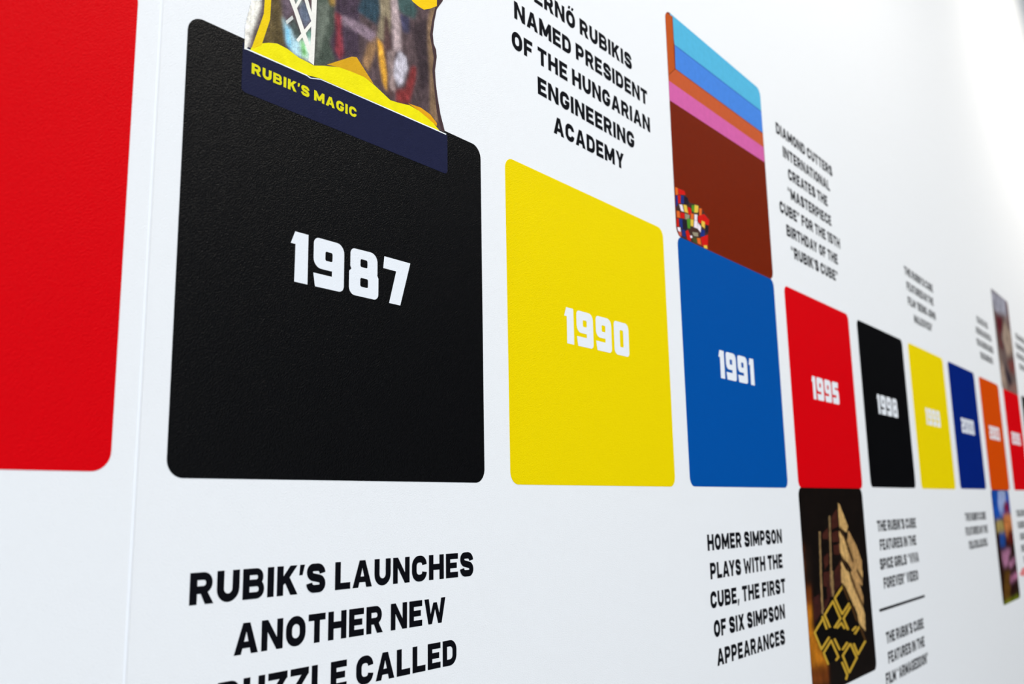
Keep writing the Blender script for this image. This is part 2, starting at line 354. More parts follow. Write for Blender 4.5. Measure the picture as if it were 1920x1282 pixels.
# shapes of the printed pictures: colour, outline in wall coordinates
PICTURES = {
 'pack': {
  'label_band': [
   ((30,33,60), [(0.1405,0.9885),(0.1405,0.878),(0.143,0.8725),(0.149,0.8695),(0.155,0.869),(0.829,0.869),(0.835,0.871),(0.8395,0.877),(0.8405,0.885),(0.8405,0.9885)]),
  ],
  'plastic_sleeve': [
   ((244,240,228), [(0.1577,1.1023),(0.1903,1.1172),(0.1804,1.0582),(0.1524,0.9753),(0.1424,0.9712),(0.143,1.0285)]),
   ((84,68,70), [(0.1867,1.1321),(0.822,1.427),(0.8195,1.4018),(0.7916,1.3652),(0.7814,1.3218),(0.7746,1.2537),(0.7886,1.2112),(0.783,1.166),(0.7937,1.0911),(0.826,0.9928),(0.3685,0.9845),(0.1522,0.9805),(0.1784,1.0709),(0.187,1.1157)]),
   ((92,78,48), [(0.2144,1.1449),(0.239,1.1563),(0.2493,1.0978),(0.2597,1.0376),(0.2622,1.0258),(0.2353,1.0202),(0.1912,1.002),(0.1962,1.0292),(0.2087,1.0745)]),
   ((96,82,92), [(0.239,1.1563),(0.2683,1.1699),(0.2804,1.1264),(0.2579,1.0941),(0.2492,1.1033)]),
   ((74,86,82), [(0.2705,1.0978),(0.2829,1.1144),(0.3103,1.0698),(0.2977,1.0534),(0.2844,1.0664),(0.269,1.0785)]),
   ((188,226,236), [(0.2493,1.0978),(0.2581,1.0886),(0.2689,1.0822),(0.2868,1.0563),(0.302,1.0551),(0.309,1.0393),(0.3097,1.0153),(0.2772,1.0208),(0.2618,1.0385),(0.2556,1.069)]),
   ((120,198,232), [(0.2574,1.0772),(0.269,1.0785),(0.2767,1.0372),(0.2708,1.0237),(0.2629,1.0389)]),
   ((216,240,226), [(0.2998,1.0579),(0.3365,1.0808),(0.3404,1.0182),(0.3074,1.0182)]),
   ((122,204,110), [(0.3041,1.0597),(0.3149,1.0624),(0.3268,1.0297),(0.3095,1.0209)]),
   ((96,106,124), [(0.3076,1.1652),(0.3208,1.1674),(0.3352,1.1298),(0.3161,1.0987),(0.2942,1.1345)]),
   ((150,168,158), [(0.281,1.1758),(0.3026,1.1858),(0.3032,1.1651),(0.2907,1.1442)]),
   ((110,160,140), [(0.3209,1.0856),(0.3358,1.1072),(0.3366,1.0771),(0.3212,1.0744)]),
   ((66,76,66), [(0.3512,1.2084),(0.4087,1.2351),(0.4108,1.1393),(0.3954,1.0939),(0.415,1.0534),(0.3832,1.0255),(0.3496,1.0104),(0.3483,1.0175),(0.3504,1.1326)]),
   ((104,112,100), [(0.3587,1.1827),(0.3907,1.2011),(0.3941,1.1517),(0.3769,1.0939),(0.3623,1.042),(0.3545,1.0351),(0.3554,1.1348)]),
   ((66,52,66), [(0.4111,1.2362),(0.4935,1.2744),(0.4964,1.0957),(0.4719,1.0839),(0.4385,1.0608),(0.415,1.0534),(0.3977,1.0948),(0.412,1.1398)]),
   ((176,140,66), [(0.3901,1.2264),(0.4087,1.2351),(0.4094,1.2037),(0.3955,1.1954)]),
   ((138,52,62), [(0.4111,1.1827),(0.4337,1.1828),(0.4333,1.145),(0.4429,1.0821),(0.4314,1.0599),(0.4145,1.0784),(0.4181,1.1326)]),
   ((44,66,78), [(0.5053,1.2795),(0.562,1.3058),(0.5733,1.2617),(0.5592,1.2127),(0.5363,1.2149),(0.4877,1.2205)]),
   ((138,118,130), [(0.4343,1.185),(0.5029,1.1928),(0.5518,1.1853),(0.5492,1.154),(0.4777,1.1627),(0.4348,1.1618)]),
   ((148,134,108), [(0.5658,1.3076),(0.6058,1.3262),(0.6104,1.2534),(0.6069,1.1902),(0.5905,1.1802),(0.5596,1.1734),(0.5723,1.2459)]),
   ((84,60,58), [(0.5859,1.2488),(0.5977,1.254),(0.6101,1.1853),(0.6192,1.0246),(0.6035,1.0309),(0.595,1.1121),(0.5828,1.174)]),
   ((178,158,158), [(0.6122,1.3291),(0.631,1.3379),(0.6478,1.2478),(0.6522,1.1779),(0.6222,1.1596),(0.6144,1.2489)]),
   ((64,88,86), [(0.633,1.3388),(0.6782,1.3598),(0.7162,1.3256),(0.7036,1.2943),(0.6702,1.2891),(0.6394,1.2913)]),
   ((62,60,84), [(0.6415,1.2828),(0.6826,1.2883),(0.6827,1.2408),(0.656,1.2326)]),
   ((58,46,50), [(0.6868,1.2647),(0.755,1.3168),(0.7549,1.2358),(0.7633,1.1208),(0.729,1.0766),(0.7163,1.1787)]),
   ((152,116,80), [(0.526,1.1414),(0.552,1.1703),(0.557,1.1392),(0.5288,1.0684),(0.5065,1.0774)]),
   ((228,166,56), [(0.5596,1.174),(0.579,1.1663),(0.596,1.0883),(0.5965,1.0344),(0.5832,1.0534),(0.5688,1.1078)]),
   ((150,130,126), [(0.5986,1.15),(0.6221,1.1657),(0.6226,1.0986),(0.6309,1.047),(0.6073,1.0443)]),
   ((196,190,200), [(0.6462,1.1724),(0.6706,1.1605),(0.6757,1.1345),(0.6587,1.0817),(0.6387,1.065),(0.6219,1.0922),(0.6264,1.1306)]),
   ((124,48,48), [(0.6309,1.05),(0.6669,1.0694),(0.6913,1.1437),(0.7121,1.1518),(0.7088,1.1129),(0.6834,1.0292),(0.6311,1.0138)]),
   ((132,106,80), [(0.7683,1.3521),(0.7972,1.3751),(0.7814,1.3218),(0.7733,1.2759),(0.7862,1.2066),(0.7817,1.1661),(0.7914,1.0897),(0.7998,1.0101),(0.7673,1.0274),(0.7655,1.1535),(0.7571,1.2464),(0.7585,1.3119)]),
  ],
  'white_grid': [
   ((240,238,228), [(0.3355,1.2011),(0.3523,1.2089),(0.3509,1.1328),(0.3484,1.0554),(0.3473,1.0124),(0.3294,1.0175),(0.334,1.0495),(0.3363,1.0883)]),
   ((240,238,228), [(0.2598,1.166),(0.2757,1.1733),(0.2815,1.159),(0.3151,1.0945),(0.3396,1.048),(0.3404,1.02),(0.3103,1.0698),(0.2825,1.1274)]),
   ((240,238,228), [(0.3069,1.1878),(0.3179,1.1929),(0.325,1.177),(0.3394,1.1412),(0.3365,1.1246),(0.3212,1.1542)]),
   ((240,238,228), [(0.3114,1.1842),(0.2908,1.1405),(0.2832,1.1418),(0.3006,1.1791)]),
   ((240,238,228), [(0.3375,1.1289),(0.3379,1.1147),(0.2977,1.0534),(0.2911,1.0571),(0.3119,1.0894)]),
   ((206,210,205), [(0.2775,1.1158),(0.281,1.1079),(0.2614,1.0845),(0.258,1.0923)]),
  ],
  'sleeve_seam': [
   ((72,54,56), [(0.811,1.4214),(0.8233,1.4271),(0.8232,1.4035),(0.7967,1.3649),(0.7858,1.3205),(0.7795,1.2785),(0.7829,1.2506),(0.7934,1.2354),(0.796,1.2137),(0.7883,1.1687),(0.7916,1.1314),(0.7985,1.0923),(0.811,1.0424),(0.8294,0.9961),(0.8129,0.997),(0.7956,1.0435),(0.7871,1.0977),(0.7773,1.1612),(0.7832,1.2086),(0.7671,1.27),(0.7761,1.3195),(0.7905,1.3687)]),
  ],
  'yellow_backing_card': [
   ((238,226,16), [(0.1597,0.9756),(0.1638,0.9852),(0.1891,1.005),(0.2107,1.016),(0.2352,1.0241),(0.2644,1.023),(0.301,1.0138),(0.3273,1.013),(0.3475,1.0115),(0.3778,1.0231),(0.4319,1.0399),(0.4717,1.0443),(0.5126,1.0459),(0.5538,1.0348),(0.6101,1.0141),(0.6405,1.0176),(0.686,1.0255),(0.7329,1.0212),(0.7811,1.0055),(0.8079,0.9902),(0.3685,0.9852),(0.3266,0.9785)]),
   ((214,162,30), [(0.388,1.03),(0.4709,1.0849),(0.4875,1.09),(0.5295,1.0545),(0.549,1.0376),(0.5126,1.045),(0.4717,1.0428),(0.4319,1.0392)]),
   ((226,160,26), [(0.6793,1.0293),(0.729,1.0345),(0.7673,1.0274),(0.7954,1.0102),(0.7954,1.0007),(0.7544,1.0136),(0.7206,1.0222)]),
   ((236,202,20), [(0.1963,1.1365),(0.2144,1.1449),(0.2127,1.0762),(0.1983,1.0265),(0.1912,1.002),(0.17,0.9844),(0.1641,0.9847),(0.1817,1.0411),(0.1942,1.0826)]),
   ((246,200,20), [(0.6782,1.3598),(0.7974,1.4151),(0.7972,1.3751),(0.7683,1.3538),(0.742,1.3388),(0.7205,1.3388),(0.695,1.3434)]),
   ((240,248,250), [(0.1423,0.9731),(0.1523,0.9772),(0.3266,0.9785),(0.3383,0.9759),(0.3685,0.9845),(0.8352,0.9909),(0.834,0.9873),(0.3685,0.9822),(0.3367,0.9731),(0.325,0.9759),(0.1539,0.9739)]),
  ],
 },
 'room': {
  'blue_wall_stripes': [
   ((82,176,212), [(2.2776,2.0267),(3.2774,2.053),(3.2396,1.8919),(2.3095,1.8735)]),
   ((70,130,214), [(2.3095,1.8735),(3.2396,1.8919),(3.2364,1.7716),(2.3058,1.7618)]),
   ((48,92,168), [(2.3098,1.873),(3.2333,1.8886),(3.2394,1.8938),(2.314,1.8773)]),
  ],
  'pink_skirting_stripe': [
   ((206,96,160), [(2.234,1.6891),(3.2332,1.702),(3.2329,1.6172),(2.2341,1.595)]),
  ],
  'orange_beam': [
   ((192,88,46), [(2.2339,1.708),(2.3019,1.7623),(3.2368,1.7741),(3.2351,1.6966),(2.2372,1.6833)]),
   ((186,82,26), [(2.2277,1.9962),(2.2992,2.0052),(2.2976,1.7586),(2.2317,1.7052)]),
   ((110,44,16), [(2.2983,2.0058),(2.2988,1.759),(2.3048,1.7615),(2.3043,2.0086)]),
   ((110,44,16), [(2.234,1.7043),(2.3053,1.7622),(2.3015,1.763),(2.2303,1.705)]),
   ((120,50,24), [(2.2984,1.7604),(3.2361,1.7706),(3.2417,1.7752),(2.3022,1.7642)]),
  ],
  'cube_pile': [
   ((70,46,40), [(2.2441,1.2157),(2.2777,1.2205),(2.3243,1.2157),(2.3684,1.1804),(2.4498,1.1925),(2.5043,1.1733),(2.5499,1.1512),(2.5277,1.0766),(2.5101,1.0129),(2.4718,1.0105),(2.4036,1.0102),(2.3069,1.0031),(2.2839,1.0065),(2.2446,1.0174)]),
   ((222,104,36), [(2.2441,1.2157),(2.2657,1.2173),(2.2685,1.1891),(2.2446,1.1813)]),
   ((206,26,20), [(2.2657,1.2173),(2.3279,1.221),(2.3351,1.2054),(2.2717,1.1914)]),
   ((30,48,120), [(2.2444,1.1798),(2.2621,1.1831),(2.2612,1.1468),(2.2418,1.1276)]),
   ((206,26,20), [(2.2624,1.186),(2.2892,1.1917),(2.2854,1.156),(2.2644,1.1506)]),
   ((30,48,120), [(2.2923,1.1925),(2.3193,1.1968),(2.3155,1.1623),(2.2884,1.1568)]),
   ((36,28,40), [(2.3223,1.1976),(2.3552,1.1975),(2.3612,1.1697),(2.3184,1.1616)]),
   ((236,224,232), [(2.2729,1.1484),(2.2998,1.1539),(2.3114,1.125),(2.2849,1.1241)]),
   ((228,190,70), [(2.3089,1.1563),(2.3392,1.1611),(2.3506,1.129),(2.3175,1.1265)]),
   ((206,26,20), [(2.3478,1.1575),(2.3809,1.1571),(2.3813,1.1337),(2.3526,1.1207)]),
   ((78,140,36), [(2.386,1.1746),(2.4123,1.1799),(2.4073,1.1475),(2.3858,1.1466)]),
   ((228,190,70), [(2.4146,1.1834),(2.4523,1.1871),(2.4422,1.1547),(2.4072,1.146)]),
   ((222,104,36), [(2.4544,1.1787),(2.4833,1.183),(2.4755,1.1451),(2.4536,1.1457)]),
   ((222,104,36), [(2.2462,1.1144),(2.2726,1.1182),(2.2754,1.0902),(2.2461,1.0858)]),
   ((206,26,20), [(2.2781,1.1152),(2.3169,1.1206),(2.3142,1.0968),(2.2784,1.0909)]),
   ((150,142,118), [(2.3199,1.1213),(2.365,1.1238),(2.3537,1.1035),(2.32,1.0953)]),
   ((222,104,36), [(2.3754,1.1351),(2.4033,1.1391),(2.3973,1.1141),(2.3694,1.1088)]),
   ((236,224,232), [(2.4075,1.1387),(2.4366,1.1444),(2.4296,1.116),(2.4045,1.1129)]),
   ((206,26,20), [(2.4404,1.1394),(2.5032,1.1639),(2.5495,1.1481),(2.5431,1.1223),(2.44,1.1097)]),
   ((206,26,20), [(2.2446,1.0826),(2.2602,1.0836),(2.2592,1.0463),(2.2409,1.0477)]),
   ((30,48,120), [(2.2632,1.0843),(2.2928,1.0887),(2.294,1.0459),(2.2713,1.052)]),
   ((36,28,40), [(2.2924,1.0857),(2.3291,1.0975),(2.3367,1.0588),(2.2921,1.0283)]),
   ((78,140,36), [(2.3356,1.102),(2.3664,1.1095),(2.3613,1.0646),(2.3371,1.0618)]),
   ((228,190,70), [(2.3692,1.1073),(2.3972,1.1126),(2.3904,1.0802),(2.366,1.0788)]),
   ((236,224,232), [(2.4031,1.1111),(2.4332,1.1154),(2.4304,1.0808),(2.3963,1.0786)]),
   ((236,224,232), [(2.4368,1.1089),(2.4648,1.0978),(2.457,1.0692),(2.4304,1.0808)]),
   ((228,190,70), [(2.4733,1.1266),(2.5052,1.1283),(2.5001,1.0972),(2.469,1.1018)]),
   ((36,28,40), [(2.5101,1.116),(2.5393,1.1184),(2.5321,1.0866),(2.5024,1.0797)]),
   ((236,224,232), [(2.2444,1.0428),(2.271,1.0491),(2.2736,1.0297),(2.2488,1.0297)]),
   ((200,90,70), [(2.2484,1.0268),(2.2778,1.0307),(2.2787,1.0124),(2.2584,1.012)]),
   ((30,48,120), [(2.282,1.0431),(2.3117,1.0472),(2.3142,1.0162),(2.2848,1.0152)]),
   ((206,26,20), [(2.3172,1.0427),(2.3391,1.0536),(2.3631,1.0273),(2.358,1.0088),(2.3284,1.0108)]),
   ((150,142,118), [(2.3782,1.054),(2.4314,1.0633),(2.4324,1.0459),(2.3887,1.0389)]),
   ((236,224,232), [(2.3547,1.0326),(2.3733,1.0368),(2.3783,1.0278),(2.3597,1.0236)]),
   ((30,48,120), [(2.4653,1.086),(2.5003,1.0882),(2.4936,1.0598),(2.4486,1.0511)]),
   ((70,78,40), [(2.3755,1.0301),(2.419,1.037),(2.419,1.0107),(2.3793,1.0106)]),
   ((222,104,36), [(2.419,1.037),(2.4507,1.0427),(2.4565,1.013),(2.4225,1.0144)]),
   ((206,26,20), [(2.4543,1.0464),(2.5277,1.0766),(2.5211,1.0242),(2.4658,1.0121)]),
   ((228,190,70), [(2.479,1.018),(2.5116,1.0251),(2.5161,1.0097),(2.4808,1.0065)]),
  ],
 },
 'gold': {
  'amber_backdrop': [
   ((104,50,12), [(3.3602,-0.28),(3.4405,-0.2834),(3.4462,-0.4251),(3.42,-0.6599),(3.3588,-0.6772),(3.3661,-0.4197)]),
   ((176,106,20), [(3.3586,-0.5569),(3.4288,-0.5633),(3.424,-0.6684),(3.5131,-0.7762),(3.5826,-0.8466),(3.4824,-0.8611),(3.3645,-0.8679),(3.3498,-0.7753)]),
   ((110,54,12), [(3.3518,-0.8307),(3.5936,-0.8522),(3.5854,-0.9418),(3.3667,-0.9114),(3.3463,-0.9005)]),
   ((26,16,10), [(3.376,-0.2834),(3.491,-0.2884),(3.4459,-0.4752),(3.3705,-0.4695)]),
  ],
  'gold_puzzle_cube': [
   ((66,30,22), [(3.8944,-0.1044),(3.8965,-0.2034),(3.7854,-0.2173),(3.7995,-0.1458)]),
   ((66,30,22), [(3.6427,-0.2295),(3.7401,-0.1992),(3.731,-0.2656),(3.6422,-0.2581)]),
   ((66,30,22), [(3.6351,-0.3434),(3.7118,-0.3227),(3.7132,-0.3803),(3.6433,-0.4128)]),
   ((66,30,22), [(3.7926,-0.2931),(3.9026,-0.2849),(3.8873,-0.348),(3.7933,-0.3432)]),
   ((66,30,22), [(3.782,-0.4174),(3.8886,-0.3692),(3.874,-0.4819),(3.7728,-0.4828)]),
   ((66,30,22), [(3.619,-0.4153),(3.7144,-0.4173),(3.7085,-0.4952),(3.603,-0.4872)]),
   ((66,30,22), [(3.7834,-0.2256),(3.8988,-0.2206),(3.8909,-0.2802),(3.7832,-0.2801)]),
   ((58,26,22), [(3.656,-0.4692),(3.7385,-0.4448),(3.7221,-0.543),(3.637,-0.5528)]),
   ((58,26,22), [(3.4546,-0.5247),(3.5532,-0.5121),(3.5504,-0.6077),(3.4388,-0.6538)]),
   ((58,26,22), [(3.7663,-0.4379),(3.887,-0.437),(3.8731,-0.4938),(3.7506,-0.5324)]),
   ((58,26,22), [(3.6012,-0.5455),(3.7012,-0.5498),(3.6004,-0.6042),(3.5841,-0.5943)]),
   ((202,162,100), [(3.9105,-0.0751),(3.944,-0.0875),(4.0486,-0.204),(4.0122,-0.2414),(3.9053,-0.2045)]),
   ((176,136,84), [(4.0444,-0.2206),(4.1597,-0.3085),(4.2292,-0.3941),(4.2125,-0.4929),(4.1277,-0.4302),(4.0731,-0.3747),(4.0102,-0.2762)]),
   ((202,162,100), [(3.8998,-0.2164),(3.9772,-0.2749),(4.0261,-0.3463),(4.0867,-0.4016),(4.0599,-0.4261),(3.9989,-0.4009),(3.9399,-0.3719),(3.8894,-0.3396)]),
   ((176,136,84), [(4.0272,-0.342),(4.1071,-0.4028),(4.1483,-0.4578),(4.2113,-0.4973),(4.2017,-0.5327),(4.1484,-0.5103),(4.0656,-0.4568),(3.9999,-0.3967)]),
   ((202,162,100), [(3.8912,-0.3693),(3.9653,-0.4288),(4.0313,-0.4846),(4.1007,-0.5328),(3.9423,-0.5206),(3.873,-0.486)]),
   ((202,162,100), [(3.8969,-0.4242),(3.9986,-0.4351),(4.0421,-0.488),(4.1316,-0.5635),(4.2071,-0.6716),(4.1925,-0.7688),(4.0914,-0.7146),(4.077,-0.6589),(3.9846,-0.5739),(3.918,-0.506)]),
   ((176,136,84), [(4.0137,-0.4315),(4.1218,-0.4614),(4.1594,-0.5149),(4.2055,-0.5835),(4.1955,-0.6312),(4.1112,-0.5572),(4.0504,-0.484)]),
   ((202,162,100), [(4.1496,-0.44),(4.231,-0.445),(4.2202,-0.496),(4.1704,-0.4739)]),
   ((134,108,72), [(3.7549,-0.1412),(3.7038,-0.4988),(3.7361,-0.501),(3.7882,-0.1415)]),
   ((134,108,72), [(3.5964,-0.2162),(3.5596,-0.4878),(3.5904,-0.4898),(3.6279,-0.2168)]),
   ((140,112,72), [(3.7286,-0.4145),(3.7157,-0.5465),(3.7481,-0.5487),(3.7613,-0.416)]),
   ((140,112,72), [(3.5694,-0.4045),(3.5519,-0.616),(3.5825,-0.6185),(3.6004,-0.406)]),
   ((48,26,10), [(3.9017,-0.2066),(3.9893,-0.2898),(4.0215,-0.2866),(3.9331,-0.203)]),
   ((48,26,10), [(3.982,-0.2819),(4.0689,-0.3952),(4.1027,-0.3935),(4.015,-0.2795)]),
   ((48,26,10), [(3.8848,-0.3555),(3.9817,-0.4316),(4.0127,-0.4283),(3.915,-0.3519)]),
   ((48,26,10), [(4.015,-0.4688),(4.0622,-0.5276),(4.0956,-0.5264),(4.048,-0.4673)]),
   ((48,26,10), [(4.1182,-0.4374),(4.1907,-0.4975),(4.2242,-0.4948),(4.151,-0.4344)]),
   ((60,34,14), [(4.0119,-0.4706),(4.0847,-0.5561),(4.1181,-0.5549),(4.0447,-0.469)]),
   ((60,34,14), [(4.0776,-0.5488),(4.1691,-0.6324),(4.2025,-0.6307),(4.1101,-0.5467)]),
   ((60,34,14), [(4.1326,-0.4513),(4.1695,-0.4889),(4.2036,-0.4869),(4.1664,-0.4492)]),
  ],
  'diamond_front': [
   ((10,7,5), [(3.8899,-0.5083),(3.9617,-0.5809),(3.9975,-0.6064),(4.0843,-0.7139),(4.1766,-0.8103),(4.0371,-0.8647),(3.8867,-0.9313),(3.8021,-0.8384),(3.7364,-0.8382),(3.5936,-0.8522),(3.514,-0.7723),(3.4321,-0.6854),(3.5699,-0.6304),(3.7402,-0.5488)]),
   ((192,154,50), [(3.7644,-0.559),(3.9033,-0.5083),(3.8778,-0.5004),(3.74,-0.5511)]),
   ((192,154,50), [(3.7392,-0.5554),(3.8331,-0.6443),(3.863,-0.6427),(3.7683,-0.5534)]),
   ((192,154,50), [(3.8498,-0.6463),(3.9801,-0.6011),(3.954,-0.5928),(3.8247,-0.638)]),
   ((192,154,50), [(3.9772,-0.6076),(3.8389,-0.6624),(3.8652,-0.6704),(4.0047,-0.6155)]),
   ((192,154,50), [(3.8398,-0.6606),(3.9003,-0.7262),(3.9313,-0.7255),(3.8702,-0.6596)]),
   ((192,154,50), [(3.7168,-0.5603),(3.5754,-0.6181),(3.5992,-0.6257),(3.7419,-0.5679)]),
   ((192,154,50), [(3.5761,-0.6165),(3.6405,-0.6869),(3.6689,-0.686),(3.6039,-0.6152)]),
   ((192,154,50), [(3.705,-0.5639),(3.8013,-0.6635),(3.8311,-0.6624),(3.7341,-0.5622)]),
   ((192,154,50), [(3.8068,-0.6527),(3.7007,-0.6905),(3.725,-0.6988),(3.8319,-0.661)]),
   ((192,154,50), [(3.5446,-0.6221),(3.5926,-0.6898),(3.6211,-0.6897),(3.5727,-0.6216)]),
   ((192,154,50), [(3.7605,-0.705),(3.8396,-0.6842),(3.8167,-0.6751),(3.7382,-0.696)]),
   ((192,154,50), [(3.8014,-0.6793),(3.8536,-0.7171),(3.8822,-0.7147),(3.8295,-0.6767)]),
   ((192,154,50), [(3.5565,-0.6297),(3.4232,-0.6848),(3.4458,-0.6924),(3.5803,-0.6373)]),
   ((192,154,50), [(3.4239,-0.6832),(3.5038,-0.7752),(3.5308,-0.7749),(3.4502,-0.6824)]),
   ((192,154,50), [(3.5196,-0.7777),(3.6459,-0.7323),(3.6222,-0.7241),(3.4969,-0.7695)]),
   ((192,154,50), [(3.6491,-0.7419),(3.5224,-0.79),(3.5457,-0.7981),(3.6734,-0.75)]),
   ((192,154,50), [(3.5233,-0.7883),(3.5773,-0.853),(3.605,-0.8531),(3.5505,-0.7882)]),
   ((192,154,50), [(3.6376,-0.745),(3.7286,-0.8404),(3.7575,-0.8401),(3.6657,-0.7442)]),
   ((192,154,50), [(3.7346,-0.83),(3.6863,-0.8441),(3.7095,-0.8531),(3.7581,-0.8391)]),
   ((192,154,50), [(3.6882,-0.7449),(3.7538,-0.8079),(3.7827,-0.8071),(3.7165,-0.7438)]),
   ((192,154,50), [(3.988,-0.7421),(4.0583,-0.7278),(4.0356,-0.7179),(3.9658,-0.7322)]),
   ((192,154,50), [(4.0216,-0.7624),(4.1155,-0.7329),(4.0884,-0.7239),(3.9953,-0.7535)]),
   ((192,154,50), [(4.1603,-0.8069),(4.0172,-0.8606),(4.0452,-0.8694),(4.1897,-0.8157)]),
   ((192,154,50), [(4.0574,-0.8666),(3.9981,-0.8013),(3.9665,-0.8015),(4.0252,-0.8664)]),
   ((192,154,50), [(3.917,-0.791),(3.7856,-0.8366),(3.8108,-0.8453),(3.9434,-0.7997)]),
   ((192,154,50), [(3.7866,-0.8349),(3.868,-0.9339),(3.8987,-0.9346),(3.8166,-0.8351)]),
   ((192,154,50), [(3.8878,-0.9371),(4.0329,-0.8788),(4.0044,-0.8701),(3.8607,-0.9284)]),
   ((192,154,50), [(4.0322,-0.8808),(3.9457,-0.7948),(3.915,-0.7954),(4.0006,-0.881)]),
   ((192,154,50), [(3.8767,-0.7795),(3.7901,-0.8072),(3.8147,-0.816),(3.902,-0.7884)]),
   ((192,154,50), [(3.7695,-0.8666),(3.8352,-0.9419),(3.8653,-0.9425),(3.7991,-0.8668)]),
   ((192,154,50), [(3.8357,-0.9319),(3.8083,-0.9539),(3.8378,-0.961),(3.8655,-0.9389)]),
   ((70,46,22), [(3.8709,-0.5056),(3.9498,-0.5855),(3.9813,-0.5839),(3.9017,-0.5036)]),
   ((70,46,22), [(3.9772,-0.6073),(4.0473,-0.6974),(4.0804,-0.6972),(4.0096,-0.6066)]),
   ((70,46,22), [(4.0881,-0.7308),(4.1572,-0.809),(4.191,-0.809),(4.1212,-0.7303)]),
  ],
 },
 'upper': {
  'picture_scene': [
   ((150,150,162), [(8.8676,1.9688),(9.7575,1.9847),(9.6096,1.8191),(9.0731,1.7645),(8.9216,1.7785)]),
   ((86,22,32), [(8.9674,1.7383),(9.3535,1.7596),(9.2744,1.621),(9.068,1.5059),(8.9891,1.5708)]),
   ((90,40,40), [(8.9891,1.5708),(9.1184,1.5127),(9.2403,1.3946),(9.0107,1.4038)]),
   ((156,136,120), [(9.3819,1.7247),(9.7151,1.6538),(9.7108,1.4328),(9.3604,1.3513),(9.2206,1.5266)]),
   ((104,56,50), [(9.6138,1.9556),(9.7773,1.9573),(9.8019,1.6862),(9.6705,1.7077)]),
   ((112,60,56), [(9.31,1.3069),(9.7554,1.3782),(9.7558,1.209),(9.4146,1.1931)]),
   ((28,20,40), [(9.189,1.2644),(9.256,1.2147),(9.4635,1.0918),(9.2721,1.0526),(9.1754,1.1586)]),
   ((150,130,116), [(8.9389,1.3573),(9.0977,1.1882),(9.1832,1.0085),(8.8684,0.9891)]),
   ((140,100,90), [(9.1949,1.0284),(9.7118,1.0958),(9.6812,1.0047),(9.2539,1.0055)]),
  ],
 },
 'lower': {
  'picture_scene': [
   ((18,72,160), [(7.8177,0.0079),(8.681,0.0117),(8.7073,-0.1312),(8.5815,-0.2119),(8.2354,-0.2326),(7.8754,-0.2555),(7.7929,-0.216)]),
   ((150,166,206), [(8.1497,0.0094),(8.4902,0.0109),(8.4248,-0.1019),(8.1521,-0.2224),(8.0699,-0.1344)]),
   ((126,14,60), [(8.3306,-0.1058),(8.5625,-0.1073),(8.5422,-0.1977),(8.3252,-0.1945)]),
   ((192,116,62), [(8.2528,-0.2022),(8.6799,-0.2089),(8.6614,-0.3679),(8.329,-0.4632),(8.2548,-0.3556)]),
   ((162,142,82), [(7.9072,-0.2588),(8.1984,-0.2581),(8.212,-0.3674),(7.8953,-0.3574)]),
   ((30,70,142), [(7.9935,-0.3647),(8.2538,-0.373),(8.1825,-0.4961),(7.9705,-0.4826)]),
   ((86,20,16), [(8.39,-0.3597),(8.6916,-0.3506),(8.6103,-0.4834),(8.2753,-0.461)]),
   ((168,112,142), [(7.9893,-0.5257),(8.4282,-0.5157),(8.1576,-0.6622),(8.0141,-0.6578)]),
   ((168,112,142), [(8.2296,-0.632),(8.5881,-0.5988),(8.5656,-0.651),(8.282,-0.6825)]),
   ((172,108,140), [(8.2088,-0.7594),(8.6266,-0.7258),(8.6229,-0.7789),(8.2258,-0.8076)]),
   ((92,60,14), [(8.04,-0.6889),(8.2785,-0.7039),(8.146,-0.9412),(7.8814,-0.9265)]),
   ((112,124,20), [(7.7252,-0.9412),(8.5769,-0.9301),(8.5614,-0.9858),(7.7453,-0.9793)]),
  ],
 },
}
# ------------------------------------------------------------------ printed pictures
def picture(name, label, win, base_col, parts, base_name='background_print', base_d=0.30, cat='picture', mottle=0.12, order=None, soft={}):
    """A printed picture: a base and the flat shapes printed on it, each part one mesh."""
    us = [p[0] for p in win]; vs = [p[1] for p in win]
    t = thing(name, label, cat, (min(us)+max(us))/2, min(vs))
    d = base_d
    if base_col:
        bm = bmesh.new(); add_prism(bm, win, 0, d); link(base_name, bm, mat(base_col, 0.46, 0.5, 0.05, mottle), t)
    for pname in (order or list(parts)):
        bm = bmesh.new(); mats = []; keys = {}
        for col, pts in parts[pname]:
            d += 0.004
            area = sum(pts[i-1][0]*pts[i][1]-pts[i][0]*pts[i-1][1] for i in range(len(pts)))
            poly = clip(pts if area > 0 else pts[::-1], win)
            if not poly: continue
            if col not in keys: keys[col] = len(mats); mats.append(mat(col, 0.46, 0.5, 0.05, mottle))
            add_face(bm, [poly], d, keys[col])
        if pname in soft:
            bm.free(); cell, sig, full = soft[pname]
            sh = [(c, clip(q if sum(q[i-1][0]*q[i][1]-q[i][0]*q[i-1][1] for i in range(len(q))) > 0 else q[::-1], win)) for c, q in parts[pname]]
            soft_print(pname, ([(base_col, win)] if full else []) + sh, d, t, cell, sig)
        else: link(pname, bm, mats, t)
    return t

